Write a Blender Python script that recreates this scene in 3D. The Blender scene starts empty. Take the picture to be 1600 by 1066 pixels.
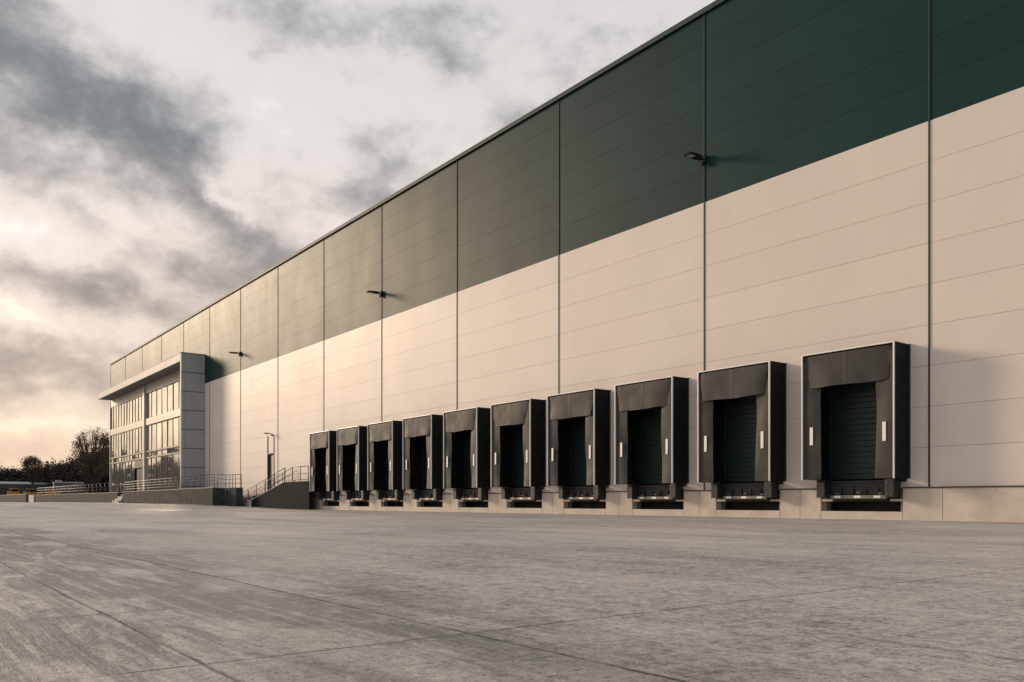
import bpy, bmesh, math, random
from mathutils import Vector, Matrix
R = math.radians
scene = bpy.context.scene
COL = scene.collection

# ------------------------------------------------------------------ helpers
class MB:
    """collects simple shapes and links them as ONE mesh object"""
    def __init__(s): s.v = []; s.f = []; s.sm = []; s.mi = []; s.m = 0
    def quad(s, pts, smooth=False):
        n = len(s.v); s.v += [tuple(p) for p in pts]
        s.f.append(tuple(range(n, n+len(pts)))); s.sm.append(smooth); s.mi.append(s.m)
    def box(s, x0, x1, y0, y1, z0, z1, b=0.0):
        if x0 > x1: x0, x1 = x1, x0
        if y0 > y1: y0, y1 = y1, y0
        if z0 > z1: z0, z1 = z1, z0
        if b <= 0:
            n = len(s.v)
            s.v += [(x0,y0,z0),(x1,y0,z0),(x1,y1,z0),(x0,y1,z0),(x0,y0,z1),(x1,y0,z1),(x1,y1,z1),(x0,y1,z1)]
            for q in ((3,2,1,0),(4,5,6,7),(0,1,5,4),(1,2,6,5),(2,3,7,6),(3,0,4,7)):
                s.f.append(tuple(n+i for i in q)); s.sm.append(False); s.mi.append(s.m)
        else:
            bm = bmesh.new()
            bmesh.ops.create_cube(bm, size=1)
            for v in bm.verts:
                v.co = Vector(((x0+x1)/2+v.co.x*(x1-x0), (y0+y1)/2+v.co.y*(y1-y0), (z0+z1)/2+v.co.z*(z1-z0)))
            bmesh.ops.bevel(bm, geom=bm.edges[:], offset=b, segments=2, affect='EDGES', profile=0.6)
            s.add_bm(bm); bm.free()
    def add_bm(s, bm, mat=None):
        n = len(s.v); bm.verts.index_update()
        for v in bm.verts: s.v.append(tuple(mat @ v.co) if mat else tuple(v.co))
        for f in bm.faces:
            s.f.append(tuple(n+v.index for v in f.verts)); s.sm.append(False); s.mi.append(s.m)
    def tube(s, pts, r, seg=8, cap=True, r2=None):
        pts = [Vector(p) for p in pts]; n0 = len(s.v); k = len(pts)
        up0 = None
        for i, p in enumerate(pts):
            d = (pts[min(i+1,k-1)] - pts[max(i-1,0)]).normalized()
            if up0 is None:
                a = Vector((0,0,1)) if abs(d.z) < .9 else Vector((1,0,0))
            else: a = up0
            e = (a - d*a.dot(d)).normalized(); g = d.cross(e); up0 = e
            rr = r if r2 is None else r + (r2-r)*i/(k-1)
            for j in range(seg):
                q = 2*math.pi*j/seg
                s.v.append(tuple(p + e*math.cos(q)*rr + g*math.sin(q)*rr))
        for i in range(k-1):
            for j in range(seg):
                a = n0+i*seg+j; b = n0+i*seg+(j+1)%seg
                s.f.append((a, b, b+seg, a+seg)); s.sm.append(True); s.mi.append(s.m)
        if cap:
            s.f.append(tuple(n0+j for j in reversed(range(seg)))); s.sm.append(False); s.mi.append(s.m)
            s.f.append(tuple(n0+(k-1)*seg+j for j in range(seg))); s.sm.append(False); s.mi.append(s.m)
    def prism(s, prof, axis, a0, a1):
        """extrude a closed profile; axis 'y': prof in (x,z); axis 'x': prof in (y,z)"""
        n = len(s.v); k = len(prof)
        for a in (a0, a1):
            for (p, q) in prof:
                s.v.append((p, a, q) if axis == 'y' else (a, p, q))
        fs = [tuple(n+i for i in range(k)), tuple(n+k+i for i in reversed(range(k)))]
        fs += [(n+(i+1)%k, n+i, n+k+i, n+k+(i+1)%k) for i in range(k)]
        for f in fs: s.f.append(f); s.sm.append(False); s.mi.append(s.m)
    def grid(s, fn, nu, nv, smooth=True):
        n = len(s.v)
        for j in range(nv+1):
            for i in range(nu+1): s.v.append(tuple(fn(i/nu, j/nv)))
        for j in range(nv):
            for i in range(nu):
                a = n+j*(nu+1)+i
                s.f.append((a, a+1, a+nu+2, a+nu+1)); s.sm.append(smooth); s.mi.append(s.m)
    def build(s, name, mats, parent=None, loc=None, fix=True):
        me = bpy.data.meshes.new(name)
        me.from_pydata(s.v, [], s.f)
        if not isinstance(mats, (list, tuple)): mats = [mats]
        for m in mats: me.materials.append(m)
        me.polygons.foreach_set('use_smooth', s.sm)
        me.polygons.foreach_set('material_index', s.mi)
        if fix:
            bm = bmesh.new(); bm.from_mesh(me)
            bmesh.ops.recalc_face_normals(bm, faces=bm.faces[:]); bm.to_mesh(me); bm.free()
        me.update()
        o = bpy.data.objects.new(name, me); COL.objects.link(o)
        if parent is not None: o.parent = parent
        if loc is not None: o.location = loc
        return o

def tag(o, label=None, cat=None, group=None, kind=None):
    if label: o['label'] = label
    if cat: o['category'] = cat
    if group: o['group'] = group
    if kind: o['kind'] = kind
    return o
def thing(name, label, cat, loc=(0,0,0), group=None, rz=0):
    o = bpy.data.objects.new(name, None); COL.objects.link(o)
    o.empty_display_size = .3
    o.location = loc; o.rotation_euler = (0,0,rz)
    return tag(o, label, cat, group)
def dup(root, loc, label, rz=None, scale=None):
    """a copy of a thing with copies of its parts and sub-parts"""
    r = root.copy(); COL.objects.link(r); r.location = loc; r['label'] = label
    if rz is not None: r.rotation_euler = (0,0,rz)
    if scale is not None: r.scale = scale
    for ch in root.children:
        c = ch.copy(); COL.objects.link(c); c.parent = r
        for g in ch.children:
            d = g.copy(); COL.objects.link(d); d.parent = c
    return r

# ------------------------------------------------------------------ node maths
class NX:
    def __init__(s, nt): s.nt = nt
    def new(s, t, **kw):
        n = s.nt.nodes.new(t)
        for k, v in kw.items(): setattr(n, k, v)
        return n
    def put(s, sock, v):
        if isinstance(v, bpy.types.NodeSocket): s.nt.links.new(v, sock)
        elif v is not None: sock.default_value = v
    def m(s, op, a, b=None, c=None, clamp=False):
        n = s.new('ShaderNodeMath', operation=op, use_clamp=clamp)
        s.put(n.inputs[0], a); s.put(n.inputs[1], b); s.put(n.inputs[2], c)
        return n.outputs[0]
    def add(s, a, b): return s.m('ADD', a, b)
    def sub(s, a, b): return s.m('SUBTRACT', a, b)
    def mul(s, a, b): return s.m('MULTIPLY', a, b)
    def xyz(s, v):
        n = s.new('ShaderNodeSeparateXYZ'); s.put(n.inputs[0], v); return n.outputs
    def vec(s, x, y, z):
        n = s.new('ShaderNodeCombineXYZ')
        for i, q in enumerate((x,y,z)): s.put(n.inputs[i], q)
        return n.outputs[0]
    def noise(s, v, scale, detail=4, rough=.55, dist=0, dim='3D'):
        n = s.new('ShaderNodeTexNoise', noise_dimensions=dim)
        s.put(n.inputs['Vector'], v); n.inputs['Scale'].default_value = scale
        n.inputs['Detail'].default_value = detail; n.inputs['Roughness'].default_value = rough
        n.inputs['Distortion'].default_value = dist
        return n.outputs[0]
    def mapr(s, v, a, b, c=0, d=1, smooth=False):
        n = s.new('ShaderNodeMapRange'); n.clamp = True
        if smooth: n.interpolation_type = 'SMOOTHSTEP'
        s.put(n.inputs[0], v)
        for i, q in enumerate((a,b,c,d)): s.put(n.inputs[i+1], q)
        return n.outputs[0]
    def mix(s, f, a, b, mode='MIX'):
        n = s.new('ShaderNodeMix', data_type='RGBA', blend_type=mode)
        s.put(n.inputs[0], f)
        for i, q in ((6,a),(7,b)):
            if isinstance(q, tuple) and len(q) == 3: q = q + (1,)
            s.put(n.inputs[i], q)
        return n.outputs[2]
    def ramp(s, f, stops):
        n = s.new('ShaderNodeValToRGB'); s.put(n.inputs[0], f)
        e = n.color_ramp.elements
        while len(e) < len(stops): e.new(.5)
        for el, (p, c) in zip(e, stops): el.position = p; el.color = c + (1,) if len(c) == 3 else c
        return n.outputs[0]
    def mapv(s, v, scale=(1,1,1), rot=(0,0,0), loc=(0,0,0)):
        n = s.new('ShaderNodeMapping'); s.put(n.inputs[0], v)
        n.inputs['Scale'].default_value = scale; n.inputs['Rotation'].default_value = rot; n.inputs['Location'].default_value = loc
        return n.outputs[0]

def material(name, color, rough=.6, var=.0, vscale=2.0, bump=0, bscale=40, metal=0, spec=.5, stretch=(1,1,1), coords='Object', rvar=.0, dirt=None, island=0):
    m = bpy.data.materials.new(name); m.use_nodes = True
    nt = m.node_tree; x = NX(nt); p = nt.nodes['Principled BSDF']
    p.inputs['Roughness'].default_value = rough; p.inputs['Metallic'].default_value = metal
    p.inputs['Specular IOR Level'].default_value = spec
    p.inputs['Base Color'].default_value = color + (1,)
    tc = x.new('ShaderNodeTexCoord').outputs[coords]
    if stretch != (1,1,1): tc = x.mapv(tc, stretch)
    if var > 0:
        n = x.noise(tc, vscale, 6, .6)
        f = x.mapr(n, .3, .7, 1-var, 1+var)
        c = x.mix(1.0, color, x.vec(f,f,f), 'MULTIPLY')
        if dirt:
            n2 = x.noise(tc, vscale*2.3, 7, .65)
            c = x.mix(x.mapr(n2, .55, .75, 0, dirt[1]), c, dirt[0])
        nt.links.new(c, p.inputs['Base Color'])
    if island > 0:
        src = p.inputs['Base Color'].links[0].from_socket
        rn = x.new('ShaderNodeNewGeometry').outputs['Random Per Island']
        f = x.mapr(rn, 0, 1, 1-island, 1+island)
        nt.links.new(x.mix(1.0, src, x.vec(f,f,f), 'MULTIPLY'), p.inputs['Base Color'])
    if rvar > 0:
        nt.links.new(x.mapr(x.noise(tc, vscale*1.7, 5, .6), .3, .7, rough-rvar, rough+rvar), p.inputs['Roughness'])
    if bump > 0:
        b = x.new('ShaderNodeBump'); b.inputs['Strength'].default_value = bump; b.inputs['Distance'].default_value = .01
        nt.links.new(x.noise(tc, bscale, 4, .6), b.inputs['Height']); nt.links.new(b.outputs[0], p.inputs['Normal'])
    return m

M = {}
M['beige'] = material('beige_cladding', (.68,.61,.555), .52, .05, .25, .12, 60, rvar=.02, stretch=(1,1,.6), spec=.20, island=.022, dirt=((.55,.485,.43), .16))
M['green'] = material('green_cladding', (.007,.0335,.034), .53, .12, .22, .06, 50, rvar=.02, stretch=(1,1,.6), spec=.12, island=.06)
M['joint'] = material('cladding_gap', (.22,.205,.19), .8)
M['trim'] = material('grey_trim', (.040,.055,.057), .6, .1, 3, spec=.12)
M['coping'] = material('coping_metal', (.045,.065,.06), .6, .1, 2, spec=.15)
M['concrete'] = material('precast_concrete', (.56,.49,.42), .8, .13, 1.4, .35, 30, dirt=((.36,.29,.22), .5))
M['dark_concrete'] = material('dark_concrete', (.044,.050,.052), .8, .3, 1.2, .4, 25, dirt=((.10,.10,.095), .5), spec=.06)
M['slate'] = material('slate_render', (.010,.016,.019), .75, .25, .9, .3, 25, dirt=((.018,.023,.025), .5), spec=.03)
M['step'] = material('step_concrete', (.42,.37,.32), .8, .15, 2, .3, 30)
M['curtain'] = material('shelter_fabric', (.036,.036,.035), .64, .16, 1.6, .25, 14, rvar=.05, spec=.3)
M['shelter_side'] = material('shelter_side_fabric', (.008,.010,.012), .7, .2, 3, spec=.15)
M['aluminium'] = material('aluminium_profile', (.84,.82,.79), .4, .05, 3)
M['white'] = material('white_marker', (.82,.79,.74), .5, .06, 6)
M['door'] = material('dock_door_paint', (.011,.025,.029), .45, .12, 1.5, rvar=.06)
M['rubber'] = material('black_rubber', (.014,.015,.016), .6, .25, 5, .3, 40)
M['steel'] = material('dark_steel', (.013,.015,.017), .55, .3, 5, .2, 30)
M['lip'] = material('worn_steel', (.20,.19,.18), .45, .35, 7, .2, 40, metal=.3)
M['rail'] = material('galvanised_rail', (.10,.105,.108), .5, .15, 6, metal=.2, spec=.3)
M['panel'] = material('silver_panel', (.34,.35,.35), .55, .06, .5, rvar=.03, spec=.12)
M['soffit'] = material('soffit_panel', (.12,.125,.125), .6, .1, 1)
M['mullion'] = material('mullion_bronze', (.035,.034,.032), .5, .1, 3, spec=.2)
M['frame'] = material('window_frame', (.40,.37,.33), .42, .06, 2)
M['black'] = material('lamp_black', (.012,.014,.015), .6, .2, 6, spec=.12)
M['lens'] = material('lamp_lens', (.35,.34,.32), .2)
M['yellow'] = material('machine_yellow', (.38,.19,.015), .5, .2, 2)
M['bark'] = material('bark', (.045,.036,.028), .9, .3, 4)
M['dark_clad'] = material('dark_cladding', (.035,.045,.05), .55, .2, .5)
M['roof_pale'] = material('pale_roof', (.24,.25,.26), .6, .1, .8, spec=.2)
M['roofing'] = material('flat_roofing', (.25,.25,.25), .8, .1, .3)

def leaf_mat(name, c1, c2):
    m = bpy.data.materials.new(name); m.use_nodes = True; nt = m.node_tree; x = NX(nt); p = nt.nodes['Principled BSDF']
    g = x.new('ShaderNodeNewGeometry')
    nt.links.new(x.mix(g.outputs['Random Per Island'], c1, c2), p.inputs['Base Color'])
    p.inputs['Roughness'].default_value = .7; p.inputs['Specular IOR Level'].default_value = .2
    return m
M['leaf_brown'] = leaf_mat('autumn_leaves', (.16,.10,.05), (.06,.040,.024))
M['leaf_dark'] = leaf_mat('dark_leaves', (.060,.046,.030), (.026,.024,.018))

def glass_mat():
    m = bpy.data.materials.new('reflective_glazing'); m.use_nodes = True; nt = m.node_tree; x = NX(nt); p = nt.nodes['Principled BSDF']
    p.inputs['Base Color'].default_value = (.52,.53,.53,1); p.inputs['Metallic'].default_value = .8
    p.inputs['Roughness'].default_value = .03; p.inputs['IOR'].default_value = 1.6
    p.inputs['Specular Tint'].default_value = (1,.97,.9,1)
    b = x.new('ShaderNodeBump'); b.inputs['Strength'].default_value = .04; b.inputs['Distance'].default_value = .05
    tc = x.new('ShaderNodeTexCoord').outputs['Object']
    nt.links.new(x.noise(tc, .9, 2, .5), b.inputs['Height']); nt.links.new(b.outputs[0], p.inputs['Normal'])
    return m
M['glass'] = glass_mat()

def ground_mat():
    m = bpy.data.materials.new('yard_concrete'); m.use_nodes = True; nt = m.node_tree; x = NX(nt); p = nt.nodes['Principled BSDF']
    P = x.new('ShaderNodeTexCoord').outputs['Object']
    px, py, pz = x.xyz(P)
    wob = x.mul(x.sub(x.noise(P, 1.3, 4, .6), .5), .05)
    fine = x.mul(x.sub(x.noise(P, 14, 4, .7), .5), .022)
    wy = x.add(x.add(py, wob), fine); wx = x.add(x.add(px, wob), fine)
    # sawn joints along the building and across it
    lines = None
    def line(v, c, w, k):
        return x.mul(x.mapr(x.m('ABSOLUTE', x.sub(v, c)), w*.35, w, 1, 0), k)
    def mx(a, b): return b if a is None else x.m('MAXIMUM', a, b)
    for c, w, k in ((.87,.013,1.0),(1.95,.017,1.0),(4.75,.009,.4),(9.3,.014,.3),(14.5,.016,.28),(-2.2,.012,.7),(-6,.014,.7)):
        lines = mx(lines, line(wy, c, w, k))
    nearm = x.mapr(py, 2.0, 7.0, 1, .6)
    for c, w, k in ((-1.72,.009,.35),(-2.85,.013,.95),(-4.42,.013,.85),(-6.05,.013,.75),(-9.4,.012,.4),(-14.6,.014,.35),(-20.5,.016,.3),(-27,.02,.3),(-35,.02,.3),(.6,.012,.6),(3.8,.012,.6),(8,.014,.6)):
        lines = mx(lines, x.mul(line(wx, c, w, k), nearm))
    breakup = x.mapr(x.noise(P, 3.1, 5, .65), .34, .56, .25, 1)
    lines = x.mul(lines, breakup)
    # broad tone, tyre-polished streaks along the building, gritty speckle
    broad = x.noise(x.mapv(P, (.16,.30,1)), 1.0, 5, .55, .4)
    mid = x.noise(x.mapv(P, (.55,1.5,1), (0,0,R(6))), 1.0, 6, .62, .6)
    streak = x.noise(x.mapv(P, (.35,9,1), (0,0,R(4))), 1.0, 5, .65, .3)
    streak2 = x.noise(x.mapv(P, (1.2,28,1), (0,0,R(7))), 1.0, 4, .65)
    streak3 = x.noise(x.mapv(P, (9,.8,1), (0,0,R(-10))), 1.0, 5, .6)
    grit = x.noise(P, 55, 4, .75)
    grit2 = x.noise(P, 19, 5, .75)
    pit = x.mapr(x.noise(P, 34, 3, .6), .60, .68, 0, 1)
    t = x.add(x.mul(x.sub(broad, .5), .7), x.mul(x.sub(mid, .5), .5))
    t = x.add(t, x.mul(x.sub(streak, .5), .30))
    t = x.add(t, x.mul(x.sub(streak2, .5), .20))
    t = x.add(t, x.mul(x.sub(x.noise(P, 4.5, 6, .68, .4), .5), .45))
    t = x.add(t, x.mul(x.sub(streak3, .5), .22))
    t = x.add(t, x.mul(x.sub(grit2, .5), 1.15))
    grit3 = x.noise(x.mapv(P, (1,.7,1), (0,0,R(20))), 9, 6, .72, .5)
    t = x.add(t, x.mul(x.sub(grit3, .5), .55))
    t = x.add(t, x.mul(x.sub(grit, .5), .7))
    t = x.add(t, .5)
    t = x.m('MULTIPLY_ADD', x.sub(t, .5), 1.8, .50)
    c = x.ramp(t, [(.06,(.185,.183,.180)),(.34,(.345,.326,.310)),(.6,(.45,.422,.398)),(.95,(.57,.53,.49))])
    c = x.mix(x.mul(pit, .5), c, (.10,.10,.098))
    # old worn-in damp tyre lanes
    lane = x.mul(x.mapr(x.noise(x.mapv(P, (.11,.5,1), (0,0,R(10)), (3.1,1.7,0)), 1.0, 6, .6, .8), .50, .66, 0, 1), .28)
    c = x.mix(lane, c, x.mix(1.0, c, (.50,.52,.53), 'MULTIPLY'))
    # darker tone over the left foreground bays, broken up by paler streaks
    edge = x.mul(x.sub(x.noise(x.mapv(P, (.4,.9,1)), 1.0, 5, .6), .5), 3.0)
    dark_zone = x.mul(x.mapr(x.add(py, x.mul(edge, .6)), 3.2, 1.6, 0, 1, True), x.mapr(x.add(px, edge), -1.2, -3.2, 0, 1, True))
    pale_streak = x.mapr(x.noise(x.mapv(P, (.5,2.2,1), (0,0,R(4)), (2,5,0)), 1.0, 6, .68, .5), .50, .60, 1, .12)
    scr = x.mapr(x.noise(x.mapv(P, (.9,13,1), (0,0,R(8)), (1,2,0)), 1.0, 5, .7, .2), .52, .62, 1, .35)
    pale_streak = x.mul(pale_streak, scr)
    c = x.mix(x.mul(dark_zone, pale_streak), c, x.mix(1.0, c, (.42,.445,.465), 'MULTIPLY'))
    c = x.mix(lines, c, (.035,.036,.036))
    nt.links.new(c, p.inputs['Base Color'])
    polish = x.mapr(x.noise(x.mapv(P, (.05,.22,1), (0,0,R(5)), (1.3,.4,0)), 1.0, 5, .6, .5), .42, .62, 0, 1)
    rough = x.sub(.62, x.mul(polish, .27)); rough = x.add(rough, x.mul(x.sub(grit2, .5), .18))
    nt.links.new(rough, p.inputs['Roughness'])
    nt.links.new(x.mapr(polish, 0, 1, .10, .34), p.inputs['Specular IOR Level'])
    h = x.add(x.mul(grit, .5), x.add(x.mul(grit2, .55), x.mul(streak2, .45)))
    h = x.add(h, x.mul(grit3, .9)); h = x.sub(h, x.mul(lines, .15)); h = x.sub(h, x.mul(pit, .35))
    b = x.new('ShaderNodeBump'); b.inputs['Strength'].default_value = .9; b.inputs['Distance'].default_value = .018
    nt.links.new(h, b.inputs['Height']); nt.links.new(b.outputs[0], p.inputs['Normal'])
    return m
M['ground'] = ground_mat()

# ------------------------------------------------------------------ ground (yard rises gently beyond the stairs)
CAMH = .55
def gz(x):
    t = -x
    def ss(a, b, v):
        k = max(0, min(1, (v-a)/(b-a))); return k*k*(3-2*k)
    return .34*ss(54, 76, t) + .12*ss(76, 115, t)
g = MB()
xs = [150, 40, 0, -20, -40] + [-50-2*i for i in range(36)] + [-130, -160, -220, -350, -700, -2500]
ys = [-2500, -600, -200, -60, -20, 0, 8, 16, 24, 40, 120, 600, 2500]
n = len(g.v)
for yy in ys:
    for xx in xs: g.v.append((xx, yy, gz(xx)))
for j in range(len(ys)-1):
    for i in range(len(xs)-1):
        a = j*len(xs)+i
        g.f.append((a, a+1, a+len(xs)+1, a+len(xs))); g.sm.append(True); g.mi.append(0)
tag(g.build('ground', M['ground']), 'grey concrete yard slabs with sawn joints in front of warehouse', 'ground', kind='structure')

# ------------------------------------------------------------------ warehouse
WY = 24.1                       # plane of the cladding
JT = [11.62+8.2*k for k in range(-4, 14)]      # bay joints (distance along the wall, x = -t)
ROW0, RH = .95, 1.18
ZG = ROW0 + 9*RH; ZT = ROW0 + 15*RH
SH_T = [13.69+4.19*i for i in range(10)]       # dock centres
OPW = 1.22                                      # half width of dock opening
DOOR_T = (61.6, 62.9)
wh = thing('warehouse', 'long cream warehouse with dark green upper cladding and loading docks', 'warehouse', (-53, WY, 0))
def P_(mb, name, mat, parent=wh, fix=True):
    o = mb.build(name, mat, None, fix=fix)
    o.parent = parent; o.matrix_parent_inverse = Matrix.Translation(-parent.location)
    return o
def clad_panel(mb, t0, t1, z0, z1):
    """one cassette with a chamfered edge; front face at WY"""
    gp, c = .0018, .0025
    x0, x1 = -t1+gp, -t0-gp; z0 += gp; z1 -= gp
    yf, yb = WY, WY+.03
    a = [(x0,yb,z0),(x1,yb,z0),(x1,yb,z1),(x0,yb,z1)]
    b = [(x0+c,yf,z0+c),(x1-c,yf,z0+c),(x1-c,yf,z1-c),(x0+c,yf,z1-c)]
    mb.quad(b)
    for i in range(4):
        j = (i+1)%4; mb.quad([a[i], a[j], b[j], b[i]])
low, up = MB(), MB()
for k in range(len(JT)-1):
    for r in range(15):
        z0 = ROW0+r*RH; z1 = z0+RH
        spans = [(JT[k], JT[k+1])]
        holes = []
        if r < 3: holes += [(t-OPW, t+OPW) for t in SH_T]
        if r < 4: holes += [DOOR_T]
        for (h0, h1) in holes:
            nsp = []
            for (a, b) in spans:
                if h1 <= a or h0 >= b: nsp.append((a, b)); continue
                if h0 > a: nsp.append((a, h0))
                if h1 < b: nsp.append((h1, b))
            spans = nsp
        for (a, b) in spans:
            if b-a > .05: clad_panel(low if r < 9 else up, a, b, z0, z1)
P_(low, 'lower_wall', M['beige'], fix=False)
P_(up, 'upper_wall', M['green'], fix=False)
# dark backing just behind the cassettes, in strips that leave the openings free
bk = MB()
edges = sorted([(t-OPW, t+OPW) for t in SH_T] + [DOOR_T])
cur = JT[0]
for (a, b) in edges:
    bk.box(-cur, -a, WY+.022, WY+.30, .0, ROW0+4*RH); cur = b
bk.box(-cur, -JT[-1], WY+.022, WY+.30, .0, ROW0+4*RH)
for t in SH_T: bk.box(-t-OPW, -t+OPW, WY+.024, WY+.30, ROW0+3*RH, ROW0+4*RH)
bk.box(-JT[0], -JT[-1], WY+.022, WY+.30, ROW0+4*RH, ZT-.01)
P_(bk, 'backing_wall', M['joint'])
for bx_ in ((-JT[-1], -JT[-1]+.25, WY+.31, WY+70), (-JT[0]-.25, -JT[0], WY+.31, WY+70), (-JT[-1], -JT[0], WY+70.01, WY+70.3)):
    ew = MB(); ew.box(*bx_, 0, ZT-.02); P_(ew, 'end_wall', M['beige'])
rf = MB(); rf.box(-JT[-1]+.3, -JT[0]-.3, WY+.32, WY+69.9, ZT-1.2, ZT-.9)
P_(rf, 'roof', M['roofing'])
for t in JT:
    if t < -6: continue
    c = MB(); z1 = ZT-.02
    c.box(-t-.024, -t+.024, WY-.026, WY-.001, ROW0+.035, z1, .006)
    P_(c, 'joint_cover', M['trim'])
cp = MB()
for k in range(len(JT)-1):
    cp.box(-JT[k+1]+.004, -JT[k]-.004, WY-.10, WY+.45, ZT, ZT+.035, .008)
    cp.box(-JT[k+1]+.004, -JT[k]-.004, WY-.10, WY-.075, ZT-.16, ZT-.002)
P_(cp, 'coping', M['coping'])
cur = JT[0]
PW = 1.335
for t in SH_T + [64.5+PW]:
    fl = MB(); fl.box(-cur, -(t-PW), WY-.13, WY-.002, ROW0+.002, ROW0+.03); cur = t+PW
    P_(fl, 'base_flashing', M['trim'])
# precast plinth with a pit under every dock
pl = MB(); PY = WY-.09
def plinth(t0, t1, z0, z1, y1=WY+.0215): pl.box(-t1+.006, -t0-.006, PY, y1, z0, z1, .008)
cur = JT[0]
for i, t in enumerate(SH_T):
    a, b = cur, t-PW
    if i == 0:
        cuts = [a, -4.8, 3.4, 11.2, b]
    else: cuts = [a, (a+b)/2, b]
    for u, v in zip(cuts[:-1], cuts[1:]): plinth(u, v, -.3, ROW0-.002)
    plinth(t-PW, t+PW, -.3, .25)
    pl.box(-t-PW+.008, -t-PW+.40, PY+.02, WY+.02, .56, .63); pl.box(-t+PW-.40, -t+PW-.008, PY+.02, WY+.02, .56, .63)
    cur = t+PW
cuts = [cur, 57, 61.5, 66.5]
for u, v in zip(cuts[:-1], cuts[1:]): plinth(u, v, -.3, ROW0-.002)
P_(pl, 'plinth', M['concrete'])
for t in SH_T:
    pitm = MB()
    pitm.box(-t-PW+.01, -t+PW-.01, WY+.75, WY+.8, -.2, .94)
    pitm.box(-t-PW-.10, -t-PW-.002, WY+.31, WY+.75, -.2, .94); pitm.box(-t+PW+.002, -t+PW+.10, WY+.31, WY+.75, -.2, .94)
    P_(pitm, 'pit_lining', M['dark_concrete'])
# dock doors
for i, t in enumerate(SH_T):
    d = MB(); z = 1.25; k = 0
    while z < 4.45:
        z1 = min(z+.172, 4.48)
        d.prism([(WY+.30, z+.004), (WY+.29, z+.016), (WY+.286, z1-.02), (WY+.30, z1)], 'x', -t-1.14, -t+1.14)
        z = z1
    d.box(-t-1.14, -t+1.14, WY+.3005, WY+.34, 1.25, 4.48)
    o = P_(d, 'dock_door', M['door'])
    for s in (-1, 1):
        tr = MB(); tr.box(-t+s*1.215, -t+s*1.10, WY+.17, WY+.262, 1.24, 4.47, .006); tr.box(-t+s*1.2, -t+s*1.145, WY+.263, WY+.36, 1.24, 4.48)
        tr.build('door_track', M['steel'], o)
# staff door by the stairs, with its tall overpanel
d0, d1 = DOOR_T
d = MB(); d.box(-d1+.06, -d0-.45, WY+.10, WY+.15, 1.05, 4.20, .006)
sd = P_(d, 'staff_door', M['door'])
fr = MB(); fr.box(-d1-.05, -d1+.055, WY-.03, WY+.14, 1.0, 5.67, .005); fr.box(-d0-.055, -d0+.05, WY-.03, WY+.14, 1.0, 5.67, .005)
fr.box(-d1+.056, -d0-.056, WY-.03, WY+.14, 4.21, 4.30, .005)
fr.build('door_frame', M['trim'], sd)
sp = MB(); sp.box(-d0-.445, -d0-.06, WY+.05, WY+.15, 1.05, 4.20, .006); sp.box(-d1+.06, -d0-.06, WY+.01, WY+.10, 4.305, 5.66, .006)
sp.build('side_panel', M['beige'], sd)
hd = MB(); hd.tube([(-d0-.52, WY+.05, 2.05), (-d0-.66, WY+.05, 2.05)], .014); hd.tube([(-d0-.52, WY+.10, 2.05), (-d0-.52, WY+.04, 2.05)], .016)
hd.build('handle', M['rail'], sd)

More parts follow.
